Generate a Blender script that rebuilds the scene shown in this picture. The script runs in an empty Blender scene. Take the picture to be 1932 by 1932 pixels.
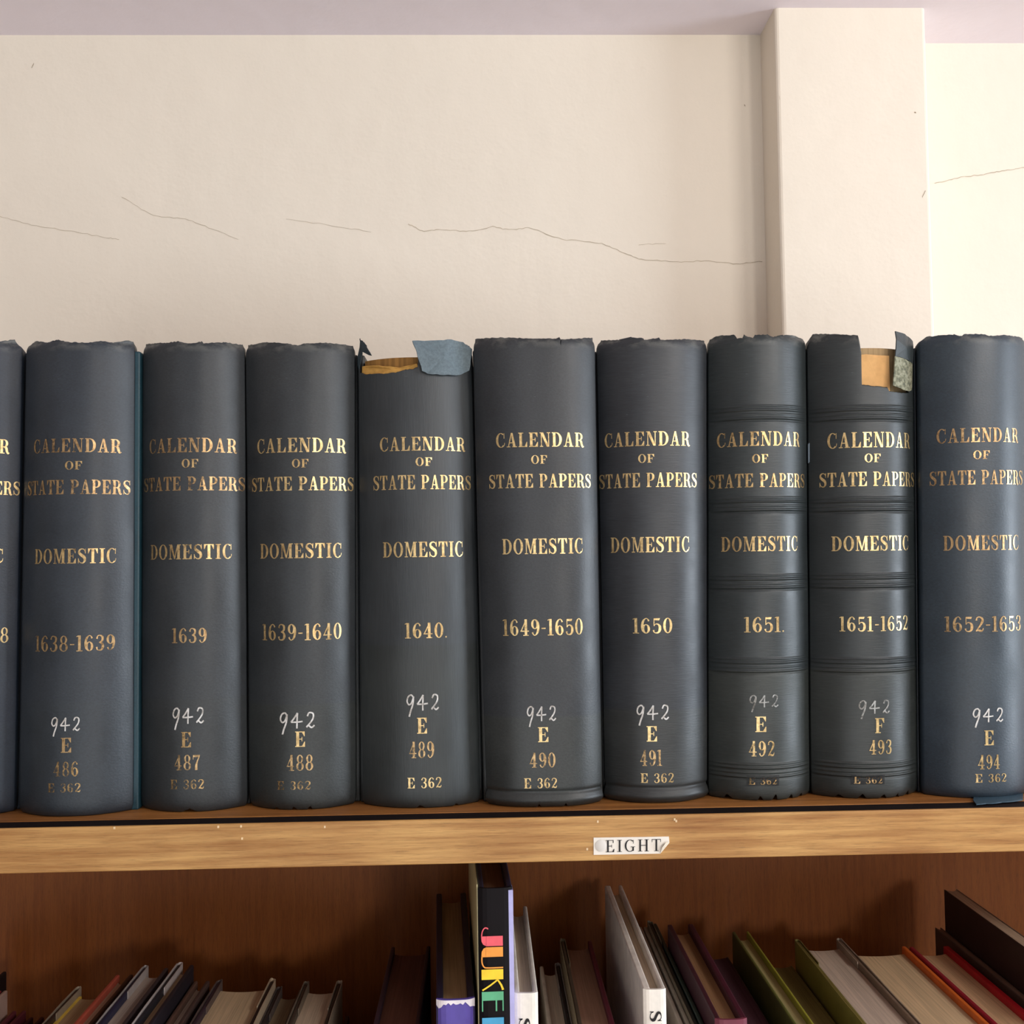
import bpy, math, random
from mathutils import Vector, Matrix

random.seed(7)
scene = bpy.context.scene
COL = scene.collection
R = math.radians

# ------------------------------------------------------------------ camera
S = 1.80                                   # height of the top of the bookcase
FPX, CX = 2030.0, 966.0
CAM = Vector((0.0, -0.60, S + 0.1385))
YAW, PITCH, ROLL = R(1.6), R(2.35), R(0.80)
fw = Vector((math.sin(YAW) * math.cos(PITCH), math.cos(YAW) * math.cos(PITCH), math.sin(PITCH)))
r0 = Vector((math.cos(YAW), -math.sin(YAW), 0))
u0 = r0.cross(fw)
rt = r0 * math.cos(ROLL) - u0 * math.sin(ROLL)
up = r0 * math.sin(ROLL) + u0 * math.cos(ROLL)
cd = bpy.data.cameras.new('camera')
cd.sensor_width = 36.0
cd.lens = 36.0 * FPX / 1932.0
cd.clip_start = 0.01
cam = bpy.data.objects.new('camera', cd)
cam.matrix_world = Matrix(((rt.x, up.x, -fw.x, CAM.x), (rt.y, up.y, -fw.y, CAM.y),
                           (rt.z, up.z, -fw.z, CAM.z), (0, 0, 0, 1)))
COL.objects.link(cam)
scene.camera = cam

# ------------------------------------------------------------------ world, lights, exposure
w = bpy.data.worlds.new('world')
scene.world = w
w.use_nodes = True
w.node_tree.nodes['Background'].inputs[0].default_value = (1.0, 0.955, 0.90, 1)
w.node_tree.nodes['Background'].inputs[1].default_value = 0.26


def area(name, loc, target, sx, sy, power, col):
    l = bpy.data.lights.new(name, 'AREA')
    l.shape = 'RECTANGLE'
    l.size, l.size_y, l.energy, l.color = sx, sy, power, col
    o = bpy.data.objects.new(name, l)
    o.location = loc
    o.rotation_euler = (Vector(target) - Vector(loc)).to_track_quat('-Z', 'Y').to_euler()
    COL.objects.link(o)
    return o


area('window_daylight', (1.05, -3.2, S + 0.50), (0.1, 0.1, S), 0.32, 0.5, 30, (1.0, 0.95, 0.88))
area('ceiling_fill_light', (-0.3, -3.9, S - 1.0), (0.0, 0.2, S + 0.3), 2.6, 1.2, 34, (0.92, 0.97, 1.0))  # unseen low fill light, added to brighten the ceiling from below
area('side_window_daylight', (3.0, -0.9, S + 0.1), (0.1, 0.1, S), 0.9, 1.5, 82, (0.80, 0.90, 1.0))
area('ceiling_lamp_light', (0.80, -0.80, S + 0.54), (0.25, 0.1, S - 0.1), 0.30, 0.25, 7.1, (1.0, 0.96, 0.90))

vs = scene.view_settings
vs.view_transform = 'Standard'
vs.look = 'None'
vs.gamma = 1.0
vs.use_curve_mapping = False
vs.exposure = -0.06


# ------------------------------------------------------------------ helpers
def ray(px, py):
    return fw + rt * ((px - CX) / FPX) - up * ((py - CX) / FPX)


def PY(px, py, Y):
    d = ray(px, py)
    return CAM + d * ((Y - CAM.y) / d.y)


def PZ(px, py, z):
    d = ray(px, py)
    return CAM + d * ((z - CAM.z) / d.z)


def srgb(r, g, b):
    def f(c):
        c /= 255.0
        return c / 12.92 if c <= 0.04045 else ((c + 0.055) / 1.055) ** 2.4
    return (f(r), f(g), f(b), 1.0)


class NT:
    def __init__(self, name):
        self.m = bpy.data.materials.new(name)
        self.m.use_nodes = True
        self.t = self.m.node_tree
        self.b = self.t.nodes['Principled BSDF']

    def n(self, typ, **kw):
        nd = self.t.nodes.new(typ)
        for k, v in kw.items():
            setattr(nd, k, v)
        return nd

    def l(self, a, b):
        self.t.links.new(a, b)

    def coords(self, scale=(1, 1, 1)):
        tc = self.n('ShaderNodeTexCoord')
        mp = self.n('ShaderNodeMapping')
        mp.inputs['Scale'].default_value = scale
        self.l(tc.outputs['Object'], mp.inputs['Vector'])
        return mp.outputs['Vector']

    def noise(self, vec, scale, detail=4, rough=0.55):
        nd = self.n('ShaderNodeTexNoise')
        nd.inputs['Scale'].default_value = scale
        nd.inputs['Detail'].default_value = detail
        nd.inputs['Roughness'].default_value = rough
        self.l(vec, nd.inputs['Vector'])
        return nd.outputs['Fac']

    def ramp(self, fac, stops):
        nd = self.n('ShaderNodeValToRGB')
        e = nd.color_ramp.elements
        while len(e) < len(stops):
            e.new(0.5)
        for i, (p, c) in enumerate(stops):
            e[i].position = p
            e[i].color = c if len(c) == 4 else (*c, 1)
        self.l(fac, nd.inputs['Fac'])
        return nd.outputs['Color']

    def mix(self, a, b, fac, mode='MIX'):
        nd = self.n('ShaderNodeMix', data_type='RGBA', blend_type=mode)
        for v, s in ((a, nd.inputs['A']), (b, nd.inputs['B']), (fac, nd.inputs['Factor'])):
            if hasattr(v, 'links'):
                self.l(v, s)
            else:
                s.default_value = v
        return nd.outputs['Result']

    def bump(self, h, strength, dist=0.001, normal=None):
        nd = self.n('ShaderNodeBump')
        nd.inputs['Strength'].default_value = strength
        nd.inputs['Distance'].default_value = dist
        self.l(h, nd.inputs['Height'])
        if normal is not None:
            self.l(normal, nd.inputs['Normal'])
        self.l(nd.outputs['Normal'], self.b.inputs['Normal'])
        return nd.outputs['Normal']

    def set(self, rough=0.6, spec=0.4, metal=0.0):
        self.b.inputs['Roughness'].default_value = rough
        self.b.inputs['Specular IOR Level'].default_value = spec
        self.b.inputs['Metallic'].default_value = metal

    def base(self, c):
        if hasattr(c, 'links'):
            self.l(c, self.b.inputs['Base Color'])
        else:
            self.b.inputs['Base Color'].default_value = c


def grey(v):
    return (v, v, v, 1)


def m_plain(name, c, rough=0.6, spec=0.35, var=0.12, scale=60, metal=0.0):
    t = NT(name)
    v = t.coords()
    n = t.noise(v, scale, 5)
    k = t.ramp(n, [(0.3, grey(1 - var)), (0.7, grey(1 + var))])
    t.base(t.mix(c, k, 1.0, 'MULTIPLY'))
    t.bump(n, 0.1, 0.0005)
    t.set(rough, spec, metal)
    return t.m


def m_plaster(name, c, bump=0.35):
    t = NT(name)
    v = t.coords()
    big = t.noise(v, 3.0, 4)
    streak = t.noise(t.coords((14, 14, 6)), 4.0, 5)
    fine = t.noise(v, 220, 6, 0.65)
    mid = t.noise(v, 28, 4, 0.5)
    k = t.mix(t.ramp(big, [(0.3, grey(0.965)), (0.7, grey(1.02))]),
              t.ramp(streak, [(0.3, grey(0.99)), (0.7, grey(1.005))]), 1.0, 'MULTIPLY')
    t.base(t.mix(c, k, 1.0, 'MULTIPLY'))
    n1 = t.bump(fine, bump * 0.5, 0.0006)
    n2 = t.bump(mid, bump, 0.003, n1)
    t.bump(streak, bump * 0.25, 0.0012, n2)
    t.set(0.75, 0.25)
    return t.m


def m_wood(name, light, dark, axis='X', blotch=0.25, rough=0.42, spec=0.4, gscale=1.0):
    t = NT(name)
    sc = (3, 75, 75) if axis == 'X' else (60, 60, 3)
    v = t.coords(tuple(s * gscale for s in sc))
    g = t.noise(v, 3.0, 6, 0.65)
    fine = t.noise(t.coords(tuple(s * gscale * 4 for s in sc)), 5.0, 4, 0.7)
    big = t.noise(t.coords((7, 7, 2) if axis == 'X' else (5, 5, 5)), 1.6, 2)
    c = t.mix(dark, light, t.ramp(g, [(0.3, grey(0)), (0.62, grey(1))]))
    c = t.mix(c, t.ramp(fine, [(0.28, grey(0.5)), (0.46, grey(0.98)), (0.8, grey(1.1))]), 0.8, 'MULTIPLY')
    c = t.mix(c, t.ramp(big, [(0.3, (1 - blotch, 1 - blotch * 1.4, 1 - blotch * 1.7, 1)), (0.7, grey(1.06))]), 1.0, 'MULTIPLY')
    t.base(c)
    t.bump(fine, 0.25, 0.0006)
    t.set(rough, spec)
    return t.m


def m_cloth(name, c, low, zlow, rib=(900, 900, 900), rough=0.43, spec=0.5, ztop=9.0):
    """worn book cloth: weave, blotches, scuffs, a browner band of old varnish below zlow"""
    t = NT(name)
    tc = t.n('ShaderNodeTexCoord')
    sep = t.n('ShaderNodeSeparateXYZ')
    t.l(tc.outputs['Object'], sep.inputs[0])
    mp = t.n('ShaderNodeMapRange')
    mp.inputs['From Min'].default_value = zlow - 0.0008
    mp.inputs['From Max'].default_value = zlow + 0.0008
    mp.inputs['To Min'].default_value = 0.75
    mp.inputs['To Max'].default_value = 0.0
    t.l(sep.outputs['Z'], mp.inputs['Value'])
    col = t.mix(c, low, mp.outputs['Result'])
    v = t.coords()
    bl = t.noise(v, 24, 5, 0.6)
    col = t.mix(col, t.ramp(bl, [(0.28, grey(0.74)), (0.52, grey(1.0)), (0.78, (1.28, 1.25, 1.18, 1))]), 1.0, 'MULTIPLY')
    we = t.noise(t.coords(rib), 1.0, 3, 0.7)
    col = t.mix(col, t.ramp(we, [(0.3, grey(0.80)), (0.7, grey(1.22))]), 1.0, 'MULTIPLY')
    sc = t.noise(t.coords((40, 40, 160)), 3.0, 3, 0.6)
    col = t.mix(col, srgb(120, 128, 134), t.ramp(sc, [(0.73, grey(0)), (0.84, grey(0.35))]))
    wm = t.n('ShaderNodeMapRange')
    wm.inputs['From Min'].default_value = ztop - 0.006
    wm.inputs['From Max'].default_value = ztop - 0.001
    wm.inputs['To Max'].default_value = 0.5
    t.l(sep.outputs['Z'], wm.inputs['Value'])
    wn = t.noise(t.coords((1, 1, 1.5)), 110, 4, 0.6)
    wx = t.n('ShaderNodeMath', operation='MULTIPLY')
    t.l(wm.outputs['Result'], wx.inputs[0])
    t.l(t.ramp(wn, [(0.45, grey(0)), (0.62, grey(1))]), wx.inputs[1])
    col = t.mix(col, srgb(118, 118, 112), wx.outputs[0])
    t.base(col)
    t.bump(we, 0.22, 0.0004)
    rr = t.ramp(bl, [(0.3, grey(rough - 0.07)), (0.7, grey(rough + 0.1))])
    t.l(rr, t.b.inputs['Roughness'])
    t.b.inputs['Specular IOR Level'].default_value = spec
    return t.m


def m_gold(name, c, wear, rough=0.36, metal=0.75):
    """gilt lettering that has rubbed off in places (the bare cloth shows through)"""
    t = NT(name)
    n = t.noise(t.coords(), 420, 5, 0.7)
    n2 = t.noise(t.coords(), 70, 3, 0.6)
    col = t.mix(c, (c[0] * 0.55, c[1] * 0.5, c[2] * 0.45, 1), t.ramp(n, [(0.35, grey(1)), (0.6, grey(0))]))
    t.base(col)
    t.set(rough, 0.5, metal)
    mx = t.n('ShaderNodeMath', operation='ADD')
    t.l(n, mx.inputs[0])
    t.l(n2, mx.inputs[1])
    a = t.ramp(mx.outputs[0], [(max(0.0, wear - 0.10), grey(0)), (min(1.0, wear + 0.10), grey(1))])
    # ramp input is clamped at 1, so halve the sum
    mx.operation = 'MULTIPLY_ADD'
    mx.inputs[1].default_value = 0.5
    h = t.n('ShaderNodeMath', operation='MULTIPLY')
    h.inputs[1].default_value = 0.5
    t.l(n2, h.inputs[0])
    for lk in list(mx.inputs[1].links):
        t.t.links.remove(lk)
    t.l(h.outputs[0], mx.inputs[2])
    t.l(a, t.b.inputs['Alpha'])
    return t.m


def m_pages(name, c, dark=0.76, scale=900, axis='X'):
    t = NT(name)
    sc = (scale, 12, 12) if axis == 'X' else (12, 12, scale)
    n = t.noise(t.coords(sc), 1.0, 3, 0.7)
    big = t.noise(t.coords((60, 8, 8)), 1.5, 3)
    col = t.mix(c, t.ramp(n, [(0.3, grey(dark)), (0.6, grey(1.05))]), 1.0, 'MULTIPLY')
    col = t.mix(col, t.ramp(big, [(0.3, grey(0.86)), (0.7, grey(1.06))]), 1.0, 'MULTIPLY')
    t.base(col)
    t.bump(n, 0.25, 0.0005)
    t.set(0.8, 0.2)
    return t.m


MATS = {((16, 13, 16), 0.5, 0.4): m_plain('black_jacket', srgb(18, 14, 17), 0.65, 0.15, 0.1, 90)}


def cm(c, rough=0.5, spec=0.4, var=0.14, scale=90):
    key = (c, rough, spec)
    if key not in MATS:
        MATS[key] = m_plain('cover_%d_%d_%d' % c, srgb(*c), rough, spec, var, scale)
    return MATS[key]


def pm(c):
    key = ('p', c)
    if key not in MATS:
        MATS[key] = m_pages('pages_%d_%d_%d' % c, srgb(*[min(240, q * 1.12) for q in c]))
    return MATS[key]


def mesh_obj(name, verts, faces, mat, parent=None, origin=None, smooth=False, kind=None):
    o0 = Vector(origin) if origin is not None else (parent_base(parent) if parent else Vector((0, 0, 0)))
    me = bpy.data.meshes.new(name)
    me.from_pydata([tuple(Vector(v) - o0) for v in verts], [], faces)
    me.update()
    if smooth:
        for p in me.polygons:
            p.use_smooth = True
    me.materials.append(mat)
    o = bpy.data.objects.new(name, me)
    COL.objects.link(o)
    if parent is not None:
        o.parent = parent
        o.location = o0 - parent_base(parent)
    else:
        o.location = o0
    o['wbase'] = list(o0)
    if kind:
        o['kind'] = kind
    return o


def parent_base(p):
    return Vector(p['wbase'])


def empty(name, loc, label, cat, group=None):
    o = bpy.data.objects.new(name, None)
    o.empty_display_size = 0.02
    o.location = loc
    o['wbase'] = list(loc)
    o['label'] = label
    o['category'] = cat
    if group:
        o['group'] = group
    COL.objects.link(o)
    return o


def box(x0, x1, y0, y1, z0, z1):
    v = [(x0, y0, z0), (x1, y0, z0), (x1, y1, z0), (x0, y1, z0), (x0, y0, z1), (x1, y0, z1), (x1, y1, z1), (x0, y1, z1)]
    f = [(0, 3, 2, 1), (4, 5, 6, 7), (0, 1, 5, 4), (1, 2, 6, 5), (2, 3, 7, 6), (3, 0, 4, 7)]
    return v, f


def prism(poly, z0, z1):
    """poly: list of (x, y), counter-clockwise seen from above"""
    n = len(poly)
    v = [(x, y, z0) for x, y in poly] + [(x, y, z1) for x, y in poly]
    f = [tuple(range(n - 1, -1, -1)), tuple(range(n, 2 * n))]
    f += [(i, (i + 1) % n, n + (i + 1) % n, n + i) for i in range(n)]
    return v, f


def bevel(o, w=0.0008, seg=2):
    b = o.modifiers.new('bevel', 'BEVEL')
    b.width = w
    b.segments = seg
    b.limit_method = 'ANGLE'
    return o


# ------------------------------------------------------------------ lettering (own serif glyphs)
def rect(x0, y0, x1, y1):
    return [[(x0, y0), (x1, y0), (x1, y1), (x0, y1)]]


def ring(cx, cy, rx, ry, tx, ty, a0=0, a1=360, n=28):
    q = []
    for i in range(n):
        a, b = R(a0 + (a1 - a0) * i / n), R(a0 + (a1 - a0) * (i + 1) / n)
        q.append([(cx + (rx - tx) * math.cos(a), cy + (ry - ty) * math.sin(a)), (cx + rx * math.cos(a), cy + ry * math.sin(a)),
                  (cx + rx * math.cos(b), cy + ry * math.sin(b)), (cx + (rx - tx) * math.cos(b), cy + (ry - ty) * math.sin(b))])
    return q


def ribbon(pts, wd, sub=5):
    P = []
    n = len(pts)
    if not hasattr(wd, '__len__'):
        wd = [wd] * n
    for i in range(n - 1):
        p0, p1, p2, p3 = pts[max(i - 1, 0)], pts[i], pts[i + 1], pts[min(i + 2, n - 1)]
        for s in range(sub):
            t = s / sub
            P.append(tuple(0.5 * (2 * p1[k] + (p2[k] - p0[k]) * t + (2 * p0[k] - 5 * p1[k] + 4 * p2[k] - p3[k]) * t * t
                                  + (3 * p1[k] - p0[k] - 3 * p2[k] + p3[k]) * t ** 3) for k in (0, 1))
                     + (wd[i] + (wd[i + 1] - wd[i]) * t,))
    P.append((pts[-1][0], pts[-1][1], wd[-1]))
    L = []
    for i, (x, y, ww) in enumerate(P):
        a, b = P[max(i - 1, 0)], P[min(i + 1, len(P) - 1)]
        dx, dy = b[0] - a[0], b[1] - a[1]
        d = math.hypot(dx, dy) or 1
        L.append(((x - dy / d * ww / 2, y + dx / d * ww / 2), (x + dy / d * ww / 2, y - dx / d * ww / 2)))
    return [[L[i][1], L[i + 1][1], L[i + 1][0], L[i][0]] for i in range(len(L) - 1)]


def rot180(g, w_):
    return [[(w_ - x, 1 - y) for x, y in q] for q in g]


G = {}
s = 0.055
STEM = rect(.08, 0, .29, 1)
G['I'] = (.42, rect(.105, 0, .315, 1) + rect(0, 0, .42, s) + rect(0, 1 - s, .42, 1))
G['A'] = (.84, [[(.10, 0), (.18, 0), (.45, 1), (.37, 1)], [(.53, 0), (.75, 0), (.50, 1), (.36, 1)]] + rect(.2, .28, .6, .34)
          + rect(0, 0, .3, s) + rect(.45, 0, .84, s))
G['L'] = (.72, STEM + rect(0, 1 - s, .40, 1) + rect(0, 0, .70, s) + [[(.5, s), (.70, 0), (.70, .36), (.66, .36)]])
E_top = rect(0, 1 - s, .70, 1) + [[(.50, 1 - s), (.66, .68), (.70, .68), (.70, 1)]]
E_mid = rect(.29, .475, .5, .53) + rect(.47, .36, .52, .64)
G['E'] = (.74, STEM + E_top + E_mid + rect(0, 0, .72, s) + [[(.5, s), (.72, 0), (.72, .34), (.68, .34)]])
G['F'] = (.70, STEM + E_top + E_mid + rect(0, 0, .42, s))
G['T'] = (.76, rect(.275, 0, .485, 1) + rect(0, 1 - s, .76, 1) + rect(.16, 0, .60, s)
          + [[(0, 1), (0, .66), (.04, .66), (.18, 1 - s)], [(.76, 1), (.58, 1 - s), (.72, .66), (.76, .66)]])
G['N'] = (.86, rect(.10, 0, .165, 1) + rect(.69, 0, .755, 1) + [[(.56, 0), (.755, 0), (.29, 1), (.07, 1)]]
          + rect(0, 0, .27, s) + rect(0, 1 - s, .2, 1) + rect(.58, 1 - s, .86, 1))
G['M'] = (1.02, rect(.10, 0, .165, 1) + rect(.72, 0, .93, 1) + [[(.45, .02), (.55, .02), (.29, 1), (.08, 1)], [(.45, .02), (.53, .02), (.80, 1), (.72, 1)]]
          + rect(0, 0, .27, s) + rect(.62, 0, 1.02, s) + rect(0, 1 - s, .2, 1) + rect(.8, 1 - s, 1.02, 1))
G['D'] = (.82, STEM + ring(.34, .5, .47, .5, .21, s, -90, 90, 16) + rect(0, 1 - s, .36, 1) + rect(0, 0, .36, s))
G['O'] = (.82, ring(.41, .5, .41, .515, .2, .05))
Cbase = ring(.42, .5, .42, .515, .2, .05, 52, 312, 24)
G['C'] = (.76, Cbase + [[(.66, .62), (.715, .62), (.715, .99), (.67, .99)]] + ribbon([(.66, .10), (.71, .20), (.73, .32)], [.05, .05, .04]))
G['G'] = (.84, Cbase + rect(.54, .04, .73, .42) + rect(.44, .40, .84, .455) + [[(.66, .62), (.715, .62), (.715, .99), (.67, .99)]])
Pb = STEM + ring(.38, .72, .34, .28, .2, .055, -90, 90, 14) + rect(.0, 1 - s, .40, 1) + rect(.29, .44, .40, .495)
G['P'] = (.74, Pb + rect(0, 0, .43, s))
G['R'] = (.84, Pb + rect(0, 0, .42, s) + ribbon([(.40, .465), (.56, .38), (.63, .15), (.72, .02), (.84, .06)], [.06, .2, .2, .13, .03]))
G['S'] = (.66, ribbon([(.59, .70), (.52, .90), (.33, .975), (.13, .88), (.12, .70), (.31, .54), (.51, .40), (.55, .21), (.46, .06), (.3, .025), (.12, .12), (.05, .3)],
                      [.05, .06, .06, .13, .18, .21, .21, .18, .1, .06, .06, .05]) + rect(.57, .66, .62, .99) + rect(.02, .01, .07, .34))
G['H'] = (.92, rect(.08, 0, .29, 1) + rect(.63, 0, .84, 1) + rect(.29, .475, .63, .53) + rect(0, 0, .37, s) + rect(.55, 0, .92, s)
          + rect(0, 1 - s, .37, 1) + rect(.55, 1 - s, .92, 1))
G['0'] = (.62, ring(.31, .5, .31, .5, .17, .045))
G['1'] = (.42, rect(.12, 0, .30, 1) + rect(0, 0, .42, .05) + [[(0, .90), (.12, .93), (.12, 1), (0, .95)]])
G['2'] = (.60, ribbon([(.08, .74), (.13, .92), (.3, .97), (.48, .86), (.49, .66), (.32, .38), (.08, .08)], [.13, .07, .06, .14, .17, .11, .05])
          + ribbon([(.05, .05), (.2, .11), (.38, .06), (.5, .08), (.56, .24)], [.06, .12, .13, .09, .04]))
G['3'] = (.60, ribbon([(.09, .76), (.15, .93), (.3, .97), (.47, .86), (.45, .63), (.28, .53)], [.13, .06, .06, .15, .14, .05])
          + ribbon([(.24, .53), (.44, .45), (.50, .26), (.42, .08), (.26, .03), (.12, .08), (.08, .24)], [.05, .13, .18, .12, .06, .06, .13]))
G['4'] = (.64, [[(0, .25), (.07, .25), (.49, 1), (.40, 1)]] + rect(0, .25, .62, .31) + rect(.31, 0, .49, 1) + rect(.2, 0, .6, .05))
G['5'] = (.60, [[(.10, .86), (.46, .84), (.52, .98), (.10, .98)]] + rect(.09, .48, .14, .95)
          + ribbon([(.12, .48), (.22, .6), (.38, .59), (.50, .44), (.50, .22), (.41, .07), (.25, .03), (.12, .08), (.08, .22)],
                   [.04, .05, .08, .17, .18, .12, .06, .06, .13]))
six = ribbon([(.52, .80), (.44, .94), (.31, .97), (.15, .80), (.085, .5), (.13, .2), (.31, .025)], [.12, .06, .05, .14, .17, .15, .05]) + \
    ring(.33, .30, .27, .30, .16, .045)
G['6'] = (.62, six)
G['9'] = (.62, rot180(six, .62))
G['7'] = (.60, [[(.03, .84), (.54, .84), (.58, .98), (.03, .98)]] + ribbon([(.55, .92), (.36, .55), (.28, .25), (.28, 0)], [.05, .1, .18, .2]) + rect(.02, .68, .06, .98))
G['8'] = (.62, ring(.31, .74, .25, .26, .14, .045) + ring(.31, .27, .30, .27, .16, .045))
G['-'] = (.34, rect(.02, .40, .32, .47))
G['.'] = (.14, rect(.02, 0, .12, .10))
G[' '] = (.36, [])
HW = {  # white ink handwriting
    '9': (.58, ribbon([(.50, .80), (.36, 1.0), (.14, .90), (.05, .60), (.17, .40), (.36, .52), (.50, .92)], .10)
          + ribbon([(.50, .92), (.44, .42), (.28, -.02), (.18, -.36)], [.10, .105, .11, .115])),
    '4': (.80, ribbon([(.46, 1.0), (.24, .66), (.04, .42)], .10) + ribbon([(.04, .42), (.4, .42), (.78, .46)], .095) + ribbon([(.46, 1.0), (.43, .5), (.42, .02)], .10)),
    '2': (.66, ribbon([(.16, .78), (.28, 1.0), (.52, .92), (.48, .56), (.10, .08)], .10) + ribbon([(.10, .08), (.22, .20), (.42, .06), (.60, .20)], .10)),
    ' ': (.2, [])}
THIN = {'E': (.66, rect(.10, 0, .23, 1) + rect(0, .96, .60, 1) + rect(.54, .76, .60, 1) + rect(.23, .48, .46, .53) + rect(.43, .38, .47, .62) + rect(0, 0, .64, .04)
              + [[(.5, .04), (.64, 0), (.66, .26), (.61, .26)]]),
        'I': (.36, rect(.12, 0, .25, 1) + rect(0, 0, .36, .04) + rect(0, .96, .36, 1)),
        'G': (.80, ring(.40, .5, .40, .51, .13, .045, 48, 318, 24) + rect(.58, .06, .70, .40) + rect(.46, .38, .80, .42) + rect(.64, .68, .68, .98)),
        'H': (.84, rect(.10, 0, .23, 1) + rect(.60, 0, .73, 1) + rect(.23, .48, .60, .53) + rect(0, 0, .33, .04) + rect(.5, 0, .83, .04) + rect(0, .96, .33, 1) + rect(.5, .96, .83, 1)),
        'T': (.70, rect(.285, 0, .415, 1) + rect(0, .95, .70, 1) + rect(.18, 0, .52, .04) + rect(0, .76, .04, 1) + rect(.66, .76, .70, 1))}


def layout(text, glyphs=G, gap=.13):
    """quads of a line of text, x scaled to 0..1, y in cap heights"""
    x, out = 0.0, []
    for ch in text:
        wd, q = glyphs[ch]
        out += [[(a + x, b) for a, b in k] for k in q]
        x += wd + gap
    x -= gap
    return [[(a / x, b) for a, b in k] for k in out]


# ------------------------------------------------------------------ materials of the setting
M_wall = m_plaster('cream_plaster', srgb(233, 223, 208))
M_ceil = m_plaster('ceiling_paint', srgb(244, 236, 246), 0.3)
M_crack = m_plain('crack_line', srgb(186, 172, 152), 0.8, 0.1)
M_chip = m_plain('plaster_chip', srgb(150, 132, 110), 0.8, 0.1)
M_floor = m_wood('floor_wood', srgb(214, 196, 172), srgb(190, 168, 140))
M_oak = m_wood('oak_shelf', srgb(200, 158, 98), srgb(150, 102, 52), 'X', 0.24, 0.42, 0.35, 1.3)
M_oak_top = m_wood('oak_shelf_top', srgb(178, 122, 64), srgb(128, 82, 42), 'X', 0.2, 0.45, 0.35)
M_darkstrip = m_wood('dark_strip', srgb(34, 27, 28), srgb(22, 17, 18), 'X', 0.2, 0.75, 0.1)
M_ply = m_wood('brown_plywood', srgb(142, 82, 32), srgb(128, 70, 27), 'Z', 0.10, 0.5, 0.3, 2.2)

# ------------------------------------------------------------------ the room
WY, PYL, WYR = 0.272, 0.228, 0.287           # left wall face, pillar face, right wall face
zc = PY(700, 66, WY).z                       # ceiling height
pl0, pl1 = PY(1469, 320, PYL).x, PY(1755, 320, PYL).x


def structure(name, v, f, m, parent=None):
    o = mesh_obj(name, v, f, m, parent, origin=(0, 0, 0) if parent is None else None)
    o['kind'] = 'structure'
    return o


wl = structure('wall_left', *box(-2.2, pl0 + 0.01, WY, WY + 0.12, 0, zc + 0.02), M_wall)
wl['label'] = 'cream plaster wall with hairline cracks behind the bookcase'
wr = structure('wall_right', *box(pl1 - 0.01, 2.6, WYR, WYR + 0.12, 0, zc + 0.02), M_wall)
wr['label'] = 'cream plaster wall with a short crack beyond the pillar'
wp = structure('wall_pillar', *box(pl0, pl1, PYL, WYR + 0.1, 0, zc + 0.02), M_wall)
wp['label'] = 'cream plaster pillar standing proud of the wall'
bevel(wp, 0.003, 3)
ce = structure('ceiling', *box(-2.2, 2.6, -4.0, 0.5, zc, zc + 0.1), M_ceil)
ce['label'] = 'pale lilac grey painted ceiling'
fl = structure('floor', *box(-2.2, 2.6, -4.0, 0.4, -0.1, 0), M_floor)
fl['label'] = 'pale wooden floor'


def wall_line(name, pts, Y, wd, mat, parent, jit=0.0):
    P = [PY(x, y, Y) for x, y in pts]
    Q = []
    for i in range(len(P) - 1):
        for k in range(8):
            t = k / 8
            a = P[i].lerp(P[i + 1], t)
            Q.append((a.x, a.z + random.uniform(-jit, jit)))
    Q.append((P[-1].x, P[-1].z))
    v, f = [], []
    for i, (x, z) in enumerate(Q):
        h = wd * (0.5 + 0.5 * random.random()) / 2
        v += [(x, Y - 0.0003, z - h), (x, Y - 0.0003, z + h)]
        if i:
            a = 2 * i
            f.append((a - 2, a, a + 1, a - 1))
    o = mesh_obj(name, v, f, mat, parent)
    return o


for nm, pts, Yw, wd, par in (
        ('crack', [(0, 408), (60, 424), (130, 436), (200, 448), (225, 452)], WY, 0.0004, wl),
        ('crack', [(230, 372), (290, 408), (350, 412), (400, 432), (450, 452)], WY, 0.0004, wl),
        ('crack', [(540, 412), (640, 428), (700, 438)], WY, 0.00035, wl),
        ('crack', [(770, 422), (800, 438), (830, 432), (880, 438), (930, 428), (960, 434), (1000, 430), (1060, 452), (1130, 458), (1170, 474), (1210, 490),
                   (1270, 494), (1330, 492), (1390, 498), (1438, 494)], WY, 0.0006, wl),
        ('crack', [(1205, 462), (1256, 460)], WY, 0.0004, wl),
        ('crack', [(1763, 347), (1800, 337), (1850, 330), (1890, 322), (1932, 316)], WYR, 0.0007, wr)):
    wall_line(nm, pts, Yw, wd, M_crack, par, 0.0006)
for pts, Yw, par in (([(1470, 182), (1471, 188)], PYL, wp), ([(1740, 372), (1746, 360)], PYL, wp), ([(1725, 212), (1728, 213)], PYL, wp),
                     ([(1404, 198), (1406, 200)], WY, wl), ([(60, 128), (64, 120)], WY, wl)):
    wall_line('chip', pts, Yw, 0.0012, M_chip, par, 0.0002)

# ------------------------------------------------------------------ the bookcase
YB = 0.215                                   # front of the back panel
YLIP = -0.0235
YST = -0.0090
zlip = S - 0.0236
ZL = S - 0.347                               # top of the lower shelf
BX = 0.56
bc = empty('bookcase', (0, 0.1, 0), 'oak bookcase with dark strip along its top board and brown plywood back', 'bookcase')


def part(name, v, f, m, parent, bev=0.0):
    o = mesh_obj(name, v, f, m, parent)
    if bev:
        bevel(o, bev)
    return o


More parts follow.
